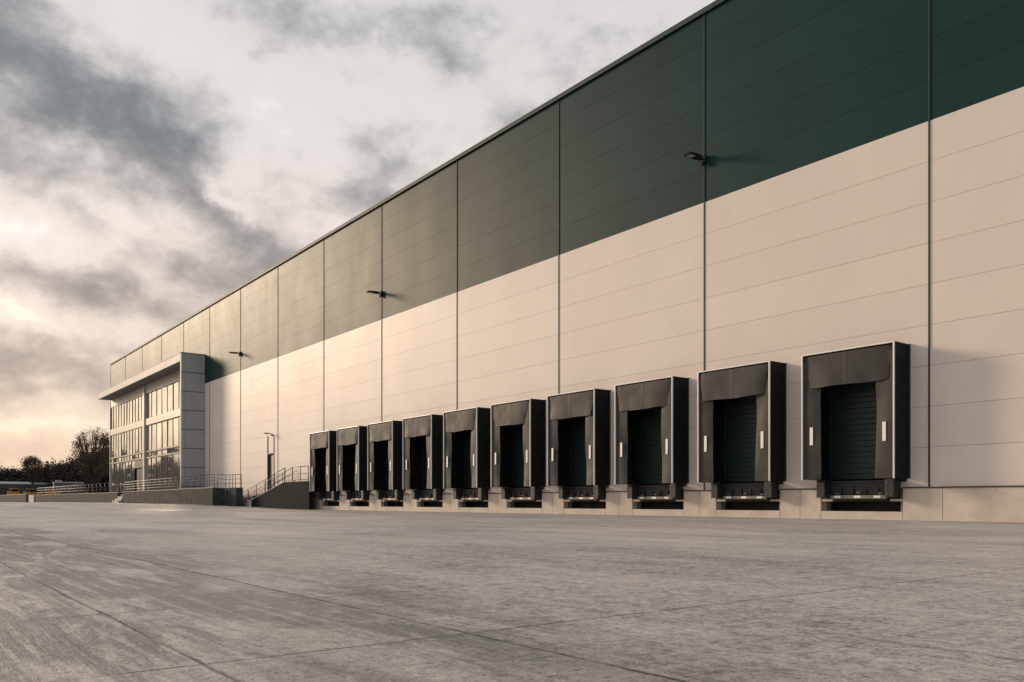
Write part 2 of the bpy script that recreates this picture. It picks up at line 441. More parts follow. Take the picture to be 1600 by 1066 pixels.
# ------------------------------------------------------------------ dock shelters
SD = .89; SY = WY-SD
near_words = ['nearest the camera beside the blank wall', 'second from the blank near end of the wall', 'third from the blank near end of the wall',
              'fourth from the blank near end of wall', 'fifth from the blank near end of the wall']
far_words = ['nearest to the stairs at the far end', 'second from the railed stair landing', 'third from the railed stair landing',
             'fourth from the railed landing', 'fifth from the railed landing']
def where(i): return near_words[i] if i < 5 else far_words[9-i]
def make_shelter(i, t):
    rnd = random.Random(31+i)
    root = thing('dock_shelter', 'charcoal dock shelter ' + where(i), 'dock shelter', (-t, WY, 0), 'dock shelters along the warehouse wall')
    HW, zb, zt = 1.495, 1.24, 5.15
    yf = -SD
    # flaps
    for s in (-1, 1):
        ph = rnd.uniform(0, 6); amp = rnd.uniform(.016, .034)
        f = MB()
        def fn(u, v, s=s, ph=ph, amp=amp):
            w = .57
            xx = s*(HW-.03 - u*(w + .015*math.sin(v*5+ph)))
            zz = zb + .0 + v*(4.25-zb+.7)
            yy = yf+.03 + u*u*.05 + amp*math.sin(v*7+ph+u*2)*u + .008*math.sin(v*17+ph*2)*u
            return (xx, yy, zz)
        f.grid(fn, 8, 36)
        n0 = len(f.v)
        f.grid(lambda u, v: (fn(u, v)[0], fn(u, v)[1]+.012, fn(u, v)[2]), 8, 36)
        o = f.build('side_curtain', M['curtain'], root)
        mk = MB(); xm = s*(HW-.03-.28)
        ym = min(fn(.5, .35)[1], fn(.4,.3)[1], fn(.6,.4)[1], fn(.5,.45)[1]) - .012
        mk.box(xm-.055, xm+.055, ym-.004, ym+.004, 2.32, 2.88, .002)
        mk.build('guide_stripe', M['white'], o)
    # head curtain, hanging in front of the flaps
    h = MB(); p1, p2, p3 = (rnd.uniform(0, 6) for _ in range(3)); a1 = rnd.uniform(.035, .06)
    def hf(u, v):
        k = u*2-1
        ins = .17*(v**.75)
        xx = k*(HW-.035-ins)
        zz = zt-.05 - v*1.0 - .012*math.sin(u*9+p1)*v + .02*abs(k)**3*v
        fold = a1*math.sin(u*7.5+p2+v*1.2)*(.25+.75*v)*(.35+.65*abs(k)) + .010*math.sin(u*19+p3-v*2)*v + .014*math.sin(v*6+p1)*abs(k)
        seam = -.012*math.exp(-((u-.5)/.008)**2)
        yy = yf-.012 - .018*v + fold*.7 + seam*.6 + .05*abs(k)**6
        return (xx, yy, zz)
    h.grid(hf, 64, 18)
    h.grid(lambda u, v: (hf(u, v)[0], hf(u, v)[1]+.012, hf(u, v)[2]), 64, 18)
    h.build('head_curtain', M['curtain'], root)
    # side and top cladding of the projecting frame (rippled black fabric)
    for s in (-1, 1):
        p = rnd.uniform(0, 6)
        sm_ = MB()
        def sf(u, v, s=s, p=p):
            return (s*(HW-.004 + .010*math.sin(v*52+p+math.sin(u*3)*.6)*math.sin(math.pi*u)), yf+.03+u*(SD-.035), zb+v*(zt-zb))
        sm_.grid(sf, 6, 70)
        sm_.box(s*(HW-.05), s*(HW-.10), yf+.06, -.004, zb, zt-.01)
        sm_.build('side_panel', M['shelter_side'], root)
    for s in (-1, 1):
        b = MB(); b.box(s*1.205, s*1.40, -.03, -.006, zb-.1, zt-.02); b.box(s*1.198, s*1.2185, -.03, .27, zb-.1, 4.48)
        b.build('jamb_lining', M['shelter_side'], root)
    b = MB(); b.box(-1.197, 1.197, -.028, -.008, 4.36, zt-.02); b.build('head_lining', M['shelter_side'], root)
    tp = MB(); tp.box(-HW, HW, yf+.03, -.004, zt+.001, zt+.035); tp.build('top_panel', M['shelter_side'], root)
    for s in (-1, 1):
        e = MB(); e.box(s*(HW-.028), s*(HW+.012), yf-.03, yf+.028, zb-.02, zt+.035, .02)
        e.build('edge_profile', M['aluminium'], root)
        b = MB(); b.box(s*(HW-.0), s*(HW+.03), -.05, -.003, zb+.002, zt+.05, .004); b.build('wall_profile', M['trim'], root)
    e = MB(); e.box(-HW+.039, HW-.039, yf-.03, yf+.028, zt-.006, zt+.034, .018); e.build('edge_profile', M['aluminium'], root)
    for s in (-1, 1):
        for z in (zb+.1, 3.2):
            fr = MB(); fr.box(s*1.33, s*1.394, yf+.09, -.01, z, z+.07); fr.build('frame_bar', M['steel'], root)
    return root
for i, t in enumerate(SH_T): make_shelter(i, t)

# ------------------------------------------------------------------ dock levellers with bumpers
def make_leveller(t, label):
    root = thing('dock_leveller', label, 'dock leveller', (-t, WY, 0), 'dock levellers under the shelters')
    m = MB(); m.box(-1.02, 1.02, -.12, .26, 1.12, 1.20, .006); m.build('platform', M['steel'], root)
    m = MB(); m.box(-.97, .97, -.10, -.06, .78, 1.115); m.box(-1.0, 1.0, -.06, .25, .72, .80)
    for xx in (-.6, -.2, .2, .6): m.prism([(-.18,.80),(-.101,.80),(-.101,1.05)], 'x', xx-.012, xx+.012)
    m.build('front_plate', M['steel'], root)
    m = MB(); m.box(-.92, .92, -.24, -.20, .64, .745, .006); m.build('lip', M['lip'], root)
    for xx in (-.66, 0, .64):
        w = MB(); w.box(xx-.12, xx+.10, -.252, -.242, .66, .735, .002); w.build('label_plate', M['white'], root)
    for s in (-1, 1):
        b = MB(); b.box(s*.98, s*1.27, -.46, -.09, .68, 1.225, .02)
        bo = b.build('bumper', M['rubber'], root)
        k = MB()
        for z in (.78, 1.12):
            for dx in (1.06, 1.19):
                bm = bmesh.new(); bmesh.ops.create_cone(bm, cap_ends=True, segments=10, radius1=.022, radius2=.018, depth=.02)
                k.add_bm(bm, Matrix.Translation((s*dx, -.468, z)) @ Matrix.Rotation(R(90), 4, 'X')); bm.free()
        k.build('bolt', M['lip'], bo)
    for xx, z in ((-.7,.80),(.02,.83),(.72,.80)):
        k = MB(); k.tube([(xx-.06,-.20,z),(xx+.06,-.20,z)], .025); k.box(xx-.02, xx+.02, -.20, -.105, z-.02, z+.02)
        k.build('hinge', M['lip'], root)
    m = MB(); m.box(-.9, .9, -.09, -.05, .56, .64); m.build('toe_guard', M['rubber'], root)
    return root
lev = None
for i, t in enumerate(SH_T):
    lab = 'black dock leveller under the shelter ' + where(i)
    if lev is None: lev = make_leveller(t, lab)
    else: dup(lev, (-t, WY, 0), lab)

# ------------------------------------------------------------------ floodlights on the wall
def make_lamp(t, z, label):
    root = thing('wall_lamp', label, 'floodlight', (-t, WY-.045, z), 'floodlights on the green cladding')
    m = MB()
    bm = bmesh.new(); bmesh.ops.create_cone(bm, cap_ends=True, segments=20, radius1=.20, radius2=.18, depth=.14)
    m.add_bm(bm, Matrix.Translation((0,-.05,0)) @ Matrix.Rotation(R(90), 4, 'X')); bm.free()
    m.box(-.07, .07, -.14, -.02, -.27, -.12, .01)
    m.build('wall_bracket', M['black'], root)
    m = MB(); m.tube([(0,-.10,0), (0,-.20,.0), (0,-.30,.01)], .045, 12); m.build('arm', M['black'], root)
    tilt = Matrix.Translation((0,-.24,.02)) @ Matrix.Rotation(R(1), 4, 'X')
    bm = bmesh.new()
    prof = [(-.12,0),(-.19,-.18),(-.20,-.80),(-.16,-.86),(.16,-.86),(.20,-.80),(.19,-.18),(.12,0)]
    lo = [bm.verts.new((a,b,-.05)) for a,b in prof]; hi = [bm.verts.new((a*.88,b*.97-.01,.055 if b > -.5 else .03)) for a,b in prof]
    bm.faces.new(lo); bm.faces.new(list(reversed(hi)))
    for a in range(8): bm.faces.new((lo[a], lo[(a+1)%8], hi[(a+1)%8], hi[a]))
    h = MB(); h.add_bm(bm, tilt); bm.free()
    for j in range(6):
        bm = bmesh.new(); bmesh.ops.create_cube(bm, size=1)
        h.add_bm(bm, tilt @ Matrix.Translation((0,-.14-.05*j,.065)) @ Matrix.Diagonal((.24,.012,.035,1))); bm.free()
    h.box(-.09, .09, -.34, -.20, -.05, .085, .015)
    root.scale = (.86,.86,.86)
    ho = h.build('lamp_head', M['black'], root)
    bm = bmesh.new(); bmesh.ops.create_cube(bm, size=1); l = MB()
    l.add_bm(bm, tilt @ Matrix.Translation((0,-.60,-.056)) @ Matrix.Diagonal((.26,.34,.012,1))); bm.free()
    l.build('lens', M['lens'], ho)
    return root
lamp = make_lamp(JT[5], 13.12, 'black floodlight on dark green cladding, largest and nearest the camera')
dup(lamp, (-JT[8], WY-.045, 13.12), 'black floodlight between the nearest floodlight and the one by the office block')
dup(lamp, (-JT[11], WY-.045, 13.0), 'small black floodlight farthest along the cladding, next to the office block')
dl = thing('door_lamp', 'small dark lamp on the panel above the staff door', 'wall lamp', (-62.0, WY, 5.72))
m = MB(); m.box(-.05, .05, -.06, .0, -.10, .10, .01); m.build('wall_bracket', M['black'], dl)
m = MB(); m.tube([(0,-.05,0.05), (0,-.30,.10)], .025); m.build('arm', M['black'], dl)
m = MB(); m.box(-.16, .16, -.62, -.26, .06, .13, .02); m.build('lamp_head', M['black'], dl)

# ------------------------------------------------------------------ office block with reflective glazing
OT0, OT1 = 78.6, 115.0; OY = 21.95; GY = 23.55; OZ = 14.3; FZ = 13.5; FL = 1.65
of = thing('office_block', 'glazed two storey office front with pale projecting portal frame and canopy', 'office block', (-97, WY, gz(-97)))
ofp = Matrix.Translation(-of.location)
def PO(mb, name, mat, parent=of):
    o = mb.build(name, mat, parent)
    if parent is of: o.matrix_parent_inverse = ofp
    return o
sw = MB(); nz = 8
zz = [.2 + (OZ-.06-.2)*k/nz for k in range(nz+1)]
for k in range(nz):
    for (ya, yb) in ((OY, 22.3), (22.3, WY-.004)):
        sw.box(-OT0-.34, -OT0, ya+.008, yb-.008, zz[k]+.03, zz[k+1]-.03, .008)
PO(sw, 'side_wall', M['panel'])
sb = MB(); sb.box(-OT0-.33, -OT0-.018, OY+.025, WY-.006, .2, OZ-.07); PO(sb, 'side_frame', M['mullion'])
cn = MB(); n = 7
for k in range(n):
    a = OT0+.345+(OT1-OT0-.345)*k/n; b = OT0+.345+(OT1-OT0-.345)*(k+1)/n
    cn.box(-b+.006, -a-.006, OY, OY+.12, FZ, OZ-.062, .008)
cn.box(-OT1, -OT1+.10, OY+.121, GY+.4, FZ, OZ-.062)
PO(cn, 'fascia', M['panel'])
cn = MB(); cn.box(-OT1+.002, -OT0+.03, OY-.03, WY-.004, OZ-.06, OZ, .006); PO(cn, 'canopy_roof', M['panel'])
cn = MB(); cn.box(-OT1+.102, -OT0-.345, OY+.122, GY+.2, FZ+.04, FZ+.10); PO(cn, 'soffit', M['soffit'])
# structure behind glazing
bw = MB(); bw.box(-115.5, -OT0-.345, GY+.16, WY+.02, .2, FZ+.03); PO(bw, 'core_wall', M['mullion'])
col = MB(); col.box(-98.35, -97.75, GY-.22, GY+.12, .2, FZ+.03, .01); PO(col, 'column', M['frame'])
col = MB(); col.box(-115.6, -115.35, GY-.12, GY+.158, .2, FZ+.03, .01); PO(col, 'column', M['frame'])
rnd = random.Random(5)
def glazing(t0, t1, z0, z1, n, name='window', deep=.0, heavy=False):
    gmb = MB()
    for k in range(n):
        a = t0+(t1-t0)*k/n; b = t0+(t1-t0)*(k+1)/n
        ty, tz = rnd.uniform(-.013,.013), rnd.uniform(-.010,.010)
        y = GY+deep
        gmb.quad([(-b, y-ty-tz, z0), (-a, y+ty-tz, z0), (-a, y+ty+tz, z1), (-b, y-ty+tz, z1)])
    w = PO(gmb, name, M['glass'])
    f = MB()
    for k in range(1, n):
        a = t0+(t1-t0)*k/n
        f.box(-a-.035, -a+.035, GY+deep-.045, GY+deep+.05, z0+.005, z1-.005)
    f.box(-t1, -t0, GY+deep-.05, GY+deep+.05, z0, z0+.06); f.box(-t1, -t0, GY+deep-.05, GY+deep+.05, z1-.06, z1)
    f.build('mullions', M['mullion'], w)
    return w
bays = ((79.0, 97.7, 9), (98.4, 115.3, 12))
for bi, (a, b, n) in enumerate(bays):
    dp = .05 if bi == 0 else 0
    glazing(a, b, 9.72, 12.55, n, deep=dp)
    glazing(a, b, 6.12, 8.98, n, deep=dp)
    glazing(a, b, 5.46, 6.02, n, deep=dp)
    if bi == 0: glazing(a, b, FL, 5.36, n)
    else:
        glazing(a+4.6, b, FL, 5.36, 8)
        glazing(a, a+.5, FL, 5.36, 1)
        e = MB(); e.quad([(-a-4.5, GY+.30, FL), (-a-.55, GY+.30, FL), (-a-.55, GY+.30, 4.4), (-a-4.5, GY+.30, 4.4)])
        do = PO(e, 'entrance_door', M['glass'])
        f = MB()
        for tt in (a+.55, a+1.8, a+2.5, a+3.2, a+4.5): f.box(-tt-.04, -tt+.04, GY+.14, GY+.16, FL, 4.4); 
        f.box(-a-4.5, -a-.55, GY-.02, GY+.158, 4.42, 5.36)
        f.build('frame', M['mullion'], do)
        hh = MB(); hh.tube([(-a-2.4, GY+.08, 2.3), (-a-2.4, GY+.08, 3.1)], .02); hh.tube([(-a-2.6, GY+.08, 2.3), (-a-2.6, GY+.08, 3.1)], .02)
        hh.build('handle', M['rail'], do)
    s = MB(); k = 5
    for j in range(k):
        u = a+(b-a)*j/k; v = a+(b-a)*(j+1)/k
        s.box(-v+.01, -u-.01, GY-.06, GY+.15, 12.56, FZ+.03, .006)
    PO(s, 'head_panel', M['frame'])
    s = MB()
    for j in range(k):
        u = a+(b-a)*j/k; v = a+(b-a)*(j+1)/k
        s.box(-v+.01, -u-.01, GY-.10, GY+.15, 9.0, 9.71, .006)
    PO(s, 'spandrel', M['frame'])
    s = MB(); s.box(-b, -a, GY-.10, GY+.15, 6.03, 6.11); PO(s, 'transom', M['frame'])
    s = MB(); s.box(-b, -a, GY-.10, GY+.15, 5.37, 5.45); PO(s, 'transom', M['frame'])

# ------------------------------------------------------------------ terrace, stairs, ramps
tr = MB()
def tz(t): return 1.70
tr.prism([(-98.7, .1), (-67.5, .1), (-67.5, 1.66), (-98.7, 1.60)], 'y', 21.3, GY-.25)
tw = thing('terrace', 'dark grey concrete terrace wall in front of the office glazing', 'terrace', (-83, 21.3, gz(-83)))
o = tr.build('wall', M['dark_concrete'], tw); o.matrix_parent_inverse = Matrix.Translation(-tw.location)
cpm = MB(); cpm.prism([(-98.72, 1.602), (-67.46, 1.662), (-67.46, 1.71), (-98.72, 1.65)], 'y', 21.27, 21.62)
o = cpm.build('coping', M['step'], tw); o.matrix_parent_inverse = Matrix.Translation(-tw.location)
pr = MB(); pr.box(-67.3, -64.9, 22.3, 22.85, 0, 1.66, .02)
pt = tag(pr.build('concrete_pier', M['dark_concrete']), 'short grey concrete pier between the terrace wall and the stairs', 'pier')
# stairs
st = thing('stairs', 'dark concrete stairs and landing rising to the farthest dock', 'stairs', (-58, 23.2, 0))
si = Matrix.Translation(-st.location)
SYF = 23.2
m = MB(); m.prism([(-64.0,-.2),(-53.02,-.2),(-53.02,1.95),(-57.4,1.95),(-64.0,.66)], 'y', SYF, SYF+.16)
o = m.build('side_wall', M['slate'], st); o.matrix_parent_inverse = si
m = MB(); m.prism([(-64.03,.665),(-57.42,1.955),(-53.0,1.955),(-53.0,1.995),(-57.43,1.995),(-64.03,.705)], 'y', SYF-.02, SYF+.18)
o = m.build('coping', M['step'], st); o.matrix_parent_inverse = si
NS = 11
m = MB()
for k in range(NS):
    a = 66.7-(66.7-57.42)*k/NS; a2 = 66.7-(66.7-57.42)*(k+1)/NS
    z0 = 0 if k == 0 else .23+(1.99-.23)*k/NS+.001; z1 = .23+(1.99-.23)*(k+1)/NS
    if a > 64.1: m.box(-a, -max(64.04, a2 if k < 0 else 64.04), SYF+.01, SYF+.184, z0, z1, .008)
    m.box(-a, -57.41, SYF+.185, WY-.10, z0, z1)
o = m.build('steps', M['step'], st); o.matrix_parent_inverse = si
m = MB(); m.prism([(-66.7,-.2),(-57.42,-.2),(-57.42,2.1),(-66.7,.85)], 'y', WY-.098, WY-.02)  # added dark slab, stands in for the dark recess behind the steps
o = m.build('step_backdrop', M['slate'], st); o.matrix_parent_inverse = si
m = MB(); m.box(-57.40, -53.02, SYF+.17, WY-.10, 1.70, 1.93, .005)
o = m.build('landing', M['step'], st); o.matrix_parent_inverse = si

def railing(name, label, pts, h, posts, rails=(1.0, .66, .33), r=.024, group=None):
    """posts and rails along a polyline of base points"""
    base = Vector(pts[0])
    root = thing(name, label, 'railing', base, group)
    P = [Vector(p)-base for p in pts]
    for k, f in enumerate(rails):
        m = MB(); m.tube([p+Vector((0,0,h*f)) for p in P], r if k == 0 else r*.8, 8)
        m.build('top_rail' if k == 0 else 'rail', M['rail'], root)
    L = [(P[i+1]-P[i]).length for i in range(len(P)-1)]; tot = sum(L)
    for k in range(posts):
        s = tot*k/(posts-1) if posts > 1 else 0; i = 0
        while i < len(L)-1 and s > L[i]: s -= L[i]; i += 1
        q = P[i].lerp(P[i+1], min(1, s/L[i]))
        m = MB(); m.tube([q, q+Vector((0,0,h*rails[0]))], r*1.15, 8); m.box(q.x-.05, q.x+.05, q.y-.05, q.y+.05, q.z, q.z+.012)
        m.build('post', M['rail'], root)
    return root
railing('railing', 'long steel railing along the terrace wall in front of the office', [(-98.4,21.45,1.65),(-67.6,21.45,1.71)], 1.05, 18, (1.0,.75,.5,.25))
railing('railing', 'short steel railing on the end of the terrace above the pier', [(-67.3,21.6,1.71),(-67.2,22.4,1.66),(-65.0,22.4,1.66),(-65.0,22.75,1.66)], 1.05, 6, (1.0,.66,.33))
railing('railing', 'steel railing on the landing at the top of the stairs', [(-57.4,SYF+.08,1.995),(-53.3,SYF+.08,1.995)], 1.0, 4, (1.0,.5,.1))
railing('railing', 'sloping steel handrail along the outer side of the stairs', [(-66.9,SYF+.08,.24),(-64.0,SYF+.08,.72),(-57.5,SYF+.08,1.99)], .98, 6, (1.0,.6,.25))
railing('railing', 'steel handrail between the stairs and the warehouse wall', [(-66.6,WY-.2,.45),(-57.6,WY-.2,2.0)], 1.0, 6, (1.0,.55))
railing('railing', 'bent steel handrail at the foot of the stairs beside the pier', [(-67.7,21.9,.28),(-67.65,21.9,.28),(-66.8,22.1,.28)], 1.35, 2, (1.0,.5))

# second terrace with its ramp, going on beyond the office
rw = thing('ramp_wall', 'long dark grey ramp wall beyond the office entrance', 'ramp wall', (-130, 21.5, gz(-130)))
ri = Matrix.Translation(-rw.location)
m = MB(); m.prism([(-165, .2), (-102, .2), (-102, 1.56), (-165, 1.66)], 'y', 21.5, 23.3)
o = m.build('wall', M['dark_concrete'], rw); o.matrix_parent_inverse = ri
m = MB(); m.prism([(-165.02, 1.662), (-101.97, 1.562), (-101.97, 1.62), (-165.02, 1.72)], 'y', 21.46, 21.8)
o = m.build('coping', M['step'], rw); o.matrix_parent_inverse = ri
m = MB(); m.box(-172, -165.03, 21.3, 23.4, .2, 1.72, .02)
tag(m.build('concrete_pier', M['step']), 'pale concrete pier at the far end of the ramp wall', 'pier')
es = MB()
for k in range(5): es.box(-101.9, -98.8, 20.6+.3*k, GY-.3, .2+(0 if k == 0 else .235*k+.001), .2+.235*(k+1))
es.box(-101.9, -98.8, 22.05, GY-.3, 1.377, 1.6)
tag(es.build('entrance_steps', M['step']), 'pale concrete steps between the two terrace walls at the office entrance', 'steps')
railing('railing', 'long steel railing on the ramp wall beyond the office', [(-164,21.7,1.72),(-102.2,21.7,1.62)], 1.15, 26, (1.0,.66,.33), .032)
bw_ = MB(); bw_.box(-190, -131, 16.0, 16.3, .2, 1.55); 
lw = bw_.build('yard_wall', M['dark_concrete']); tag(lw, 'low dark yard wall at the far left edge of the yard', 'yard wall')
cpm = MB(); cpm.box(-190, -131, 15.95, 16.35, 1.552, 1.62); cpm.build('coping', M['step'], lw)
# ------------------------------------------------------------------ far yard: shed, trailer, machines
sh = thing('storage_shed', 'long low dark shed with pale roof edge below the trees', 'shed', (-243, 33, .46), rz=R(-62))
m = MB(); m.box(-17, 17, -4, 4, 0, 4.0); m.build('wall', M['dark_clad'], sh)
m = MB(); m.prism([(-4.3,4.0),(4.3,4.0),(4.3,4.2),(0,4.7),(-4.3,4.2)], 'x', -17.3, 17.3); m.build('roof', M['roof_pale'], sh)
for k in range(4):
    m = MB(); m.box(-13+k*8, -9+k*8, -4.06, -4.001, 0, 3.2); m.build('door', M['steel'], sh)
tl = thing('parked_trailer', 'dark lorry trailer with a pale roof parked behind the ramp wall', 'trailer', (-192, 29.2, .46), rz=R(-55))
m = MB(); m.box(-2.8, 2.8, -1.25, 1.25, 1.2, 4.0, .04); m.build('body', M['dark_clad'], tl)
m = MB(); m.box(-2.9, 2.9, -1.3, 1.3, 4.01, 4.28, .06); m.box(-2.4, -1.2, -.6, .6, 4.29, 4.65, .06); m.build('roof', M['roof_pale'], tl)
for xx in (-1.9, -.7, 1.9):
    for yy in (-1.05, 1.05):
        bm = bmesh.new(); bmesh.ops.create_cone(bm, cap_ends=True, segments=18, radius1=.5, radius2=.5, depth=.3); w = MB()
        w.add_bm(bm, Matrix.Translation((xx,yy,.5)) @ Matrix.Rotation(R(90),4,'X')); bm.free(); w.build('wheel', M['rubber'], tl)
m = MB(); m.box(-2.7, 2.7, -.5, .5, .85, 1.19); m.build('chassis', M['steel'], tl)

mc = thing('yellow_loader', 'yellow loader with raised cab at the far left, taller one', 'loader', (-203, 23.8, .46), 'yellow machines behind the yard wall', R(-50))
m = MB(); m.box(-1.5, 1.3, -.85, .85, .8, 1.75, .08); m.box(-2.1, -.80, -.75, .75, .7, 2.35, .08); m.build('body', M['yellow'], mc)
m = MB(); m.box(-.7, .7, -.74, .74, 1.76, 2.25); m.box(-.75, .75, -.75, .75, 2.85, 2.98, .03)
for sx in (-.68, .62):
    for sy in (-.68, .62): m.box(sx, sx+.07, sy, sy+.07, 1.86, 2.85)
m.build('cab', M['yellow'], mc)
m = MB(); m.box(-.6, .6, -.6, .6, 2.26, 2.84); m.build('cab_glass', M['black'], mc)
m = MB(); m.tube([(1.0,-.5,1.6),(1.9,-.5,1.9),(2.6,-.5,.9)], .1); m.tube([(1.0,.5,1.6),(1.9,.5,1.9),(2.6,.5,.9)], .1); m.build('arm', M['yellow'], mc)
m = MB(); m.prism([(2.5,.35),(3.3,.3),(3.1,.55),(2.75,.75),(2.7,1.2),(2.5,1.2)], 'y', -1.0, 1.0); m.build('bucket', M['steel'], mc)
for xx in (-.95, .95):
    for yy in (-.85, .85):
        bm = bmesh.new(); bmesh.ops.create_cone(bm, cap_ends=True, segments=18, radius1=.6, radius2=.6, depth=.4); w = MB()
        w.add_bm(bm, Matrix.Translation((xx,yy,.6)) @ Matrix.Rotation(R(90),4,'X')); bm.free(); w.build('wheel', M['rubber'], mc)
AX = Vector((-.794,.608)); RT = Vector((.608,.794))
def ray(px, Z):
    """ground spot seen towards a bearing, Z metres along the viewing axis"""
    k = (px-800)/1290
    w = AX*Z + RT*(k*Z); return (w.x, w.y, gz(w.x))
mc.location = ray(22, 176); mc.rotation_euler = (0,0,R(12)); mc.scale = (.98,.98,.98)
dup(mc, ray(49, 182), 'yellow loader beside the pale pier, lower between the trailer and the shed', R(20))
dup(mc, ray(77, 172), 'yellow loader behind the ramp railing next to the trailer', R(-100))
dup(mc, ray(131, 178), 'yellow loader behind the ramp railing below the tall tree', R(70))
sh.location = ray(-42, 187); sh.rotation_euler = (0,0,R(84)); tl.location = ray(107, 176); tl.rotation_euler = (0,0,R(86))
# ------------------------------------------------------------------ trees
def make_crown(rnd, h, w, nleaf, lsize, base=.3, clumps=26, shape=1.0):
    """leaf-sized faces in clumps spread through an uneven crown"""
    m = MB()
    cl = []
    for k in range(clumps):
        while True:
            a = Vector((rnd.uniform(-1,1), rnd.uniform(-1,1), rnd.uniform(-1,1)))
            if a.length < 1: break
        cz = h*base + (h*(1-base))*(a.z*.5+.5)
        taper = (1-abs(a.z)**2.2)**.5 if shape == 1.0 else max(.15, 1-(a.z*.5+.5)*.8)
        cl.append((Vector((a.x*w*.5*max(.3,taper), a.y*w*.5*max(.3,taper), cz)), rnd.uniform(.5, 1.25)*w*.15))
    for k in range(nleaf):
        c, r = rnd.choice(cl)
        p = c + Vector((rnd.gauss(0,1), rnd.gauss(0,1), rnd.gauss(0,.8)))*r*.6
        if p.z < .2: p.z = rnd.uniform(.2,1.5)
        s = lsize*rnd.uniform(.6,1.4)
        e = Vector((rnd.gauss(0,1),rnd.gauss(0,1),rnd.gauss(0,1))).normalized(); f = e.orthogonal().normalized()
        if rnd.random() < .5: f = e.cross(f)
        m.quad([p-e*s, p-f*s*.6, p+e*s, p+f*s*.6])
    return m, cl
def make_round_crown(rnd, h, r, nleaf, lsize, clumps):
    m = MB(); cl = []
    for k in range(clumps):
        a = Vector((rnd.gauss(0,1), rnd.gauss(0,1), rnd.gauss(.25,1))).normalized()*rnd.uniform(.45,1.0)**.6
        wv = .9+.12*math.sin(a.x*5+a.y*3)
        cl.append((Vector((a.x*r*wv, a.y*r*wv, h-r*1.05+a.z*r*1.02)), rnd.uniform(.25,.62)))
    for k in range(nleaf):
        c, q = rnd.choice(cl)
        p = c + Vector((rnd.gauss(0,1), rnd.gauss(0,1), rnd.gauss(0,.8)))*q
        if p.z > h: p.z = h-rnd.random()*.4
        sz = lsize*rnd.uniform(.6,1.4)
        e = Vector((rnd.gauss(0,1),rnd.gauss(0,1),rnd.gauss(0,1))).normalized(); f = e.orthogonal().normalized()
        if rnd.random() < .5: f = e.cross(f)
        m.quad([p-e*sz, p-f*sz*.6, p+e*sz, p+f*sz*.6])
    return m, cl
def make_trunk(rnd, h, r, cl):
    m = MB(); pts = [(0,0,-.2)]
    for k in range(1, 7): pts.append((rnd.gauss(0,.03)*h*.3, rnd.gauss(0,.03)*h*.3, h*.88*k/6))
    m.tube(pts, r, 8, r2=r*.15)
    for c, rr in cl:
        zb = max(h*.18, c.z*.62 - .05*h); f = min(1, zb/(h*.88))*6; i = min(5, int(f))
        a = Vector(pts[i]).lerp(Vector(pts[i+1]), f-i)
        mid = a.lerp(c, .5) + Vector((rnd.gauss(0,.2), rnd.gauss(0,.2), -.04*h))
        m.tube([a, mid, c], r*.32*(1-zb/h*.5), 5, r2=r*.05)
        for j in range(5):
            q = mid.lerp(c, rnd.uniform(.2,1)); e = c + Vector((rnd.gauss(0,1),rnd.gauss(0,1),rnd.gauss(0.4,.8)))*rr
            m.tube([q, q.lerp(e,.5)+Vector((rnd.gauss(0,.1),rnd.gauss(0,.1),.1)), e], r*.07, 4, r2=r*.025, cap=False)
    return m
def tree(name, label, loc, h, w, r, nleaf, ls, mat, seed, base=.3, clumps=26, group=None, shape=1.0):
    rnd = random.Random(seed); root = thing(name, label, 'tree', loc, group)
    cm, cl = make_crown(rnd, h, w, nleaf, ls, base, clumps, shape) if shape == 1.0 else make_round_crown(rnd, h, w/2, nleaf, ls, clumps)
    make_trunk(rnd, h, r, cl).build('trunk', M['bark'], root, fix=False)
    cm.build('crown', mat, root, fix=False)
    return root
GT = 'trees behind the far yard'
tree('autumn_tree', 'tall half bare autumn tree with rounded open crown left of the office', ray(145,178), 16.3, 10.4, .36, 4600, .12, M['leaf_brown'], 3, .34, 150, shape=2.0)
tree('autumn_tree', 'small round-topped tree standing above the hedge line at far left', ray(51,186), 10.4, 4.6, .2, 2400, .13, M['leaf_dark'], 8, .45, 60, shape=2.0)
tree('dense_tree', 'dense dark tree filling the gap between the tall tree and the office', ray(168,196), 15.5, 8.0, .36, 6500, .24, M['leaf_dark'], 12, .08, 50)
A = tree('dense_tree', 'dark bushy tree low in the far tree line, left of the small round-topped tree', ray(8,200), 8.2, 8.5, .25, 5200, .24, M['leaf_dark'], 21, .03, 44, GT)
B = tree('dense_tree', 'dark twiggy tree in the far tree line, right of the small round-topped tree', ray(78,196), 8.6, 8.0, .25, 5200, .22, M['leaf_dark'], 22, .03, 46, GT)
C = tree('dense_tree', 'dark tree with pointed top in the far tree line beneath the tall tree', ray(112,192), 10.2, 8.0, .25, 5600, .22, M['leaf_dark'], 23, .03, 46, GT)
fill = [(A,27,202,.95,'dark bushy tree behind the small round-topped tree on its left'),(C,44,206,.82,'dark tree hidden behind the small round-topped tree'),(B,62,204,.93,'dark tree just right of the small round-topped trunk'),
        (A,95,200,1.08,'dark bushy tree midway between the two single tall trees'),(B,126,194,1.18,'dark twiggy tree at the left foot of the tall autumn tree'),(C,142,205,1.05,'dark tree straight behind the trunk of the tall autumn tree'),
        (A,157,188,1.12,'dark bushy tree at the right foot of the tall autumn tree'),(B,178,202,1.3,'dark tree half hidden by the left edge of the office glass'),(C,-12,204,.9,'dark tree cut by the left edge of the photo'),
        (B,18,212,.92,'dark twiggy tree behind the shed'),(A,86,214,1.05,'dark tree rising behind the trailer'),(C,200,215,1.2,'dark tree wholly behind the office')]
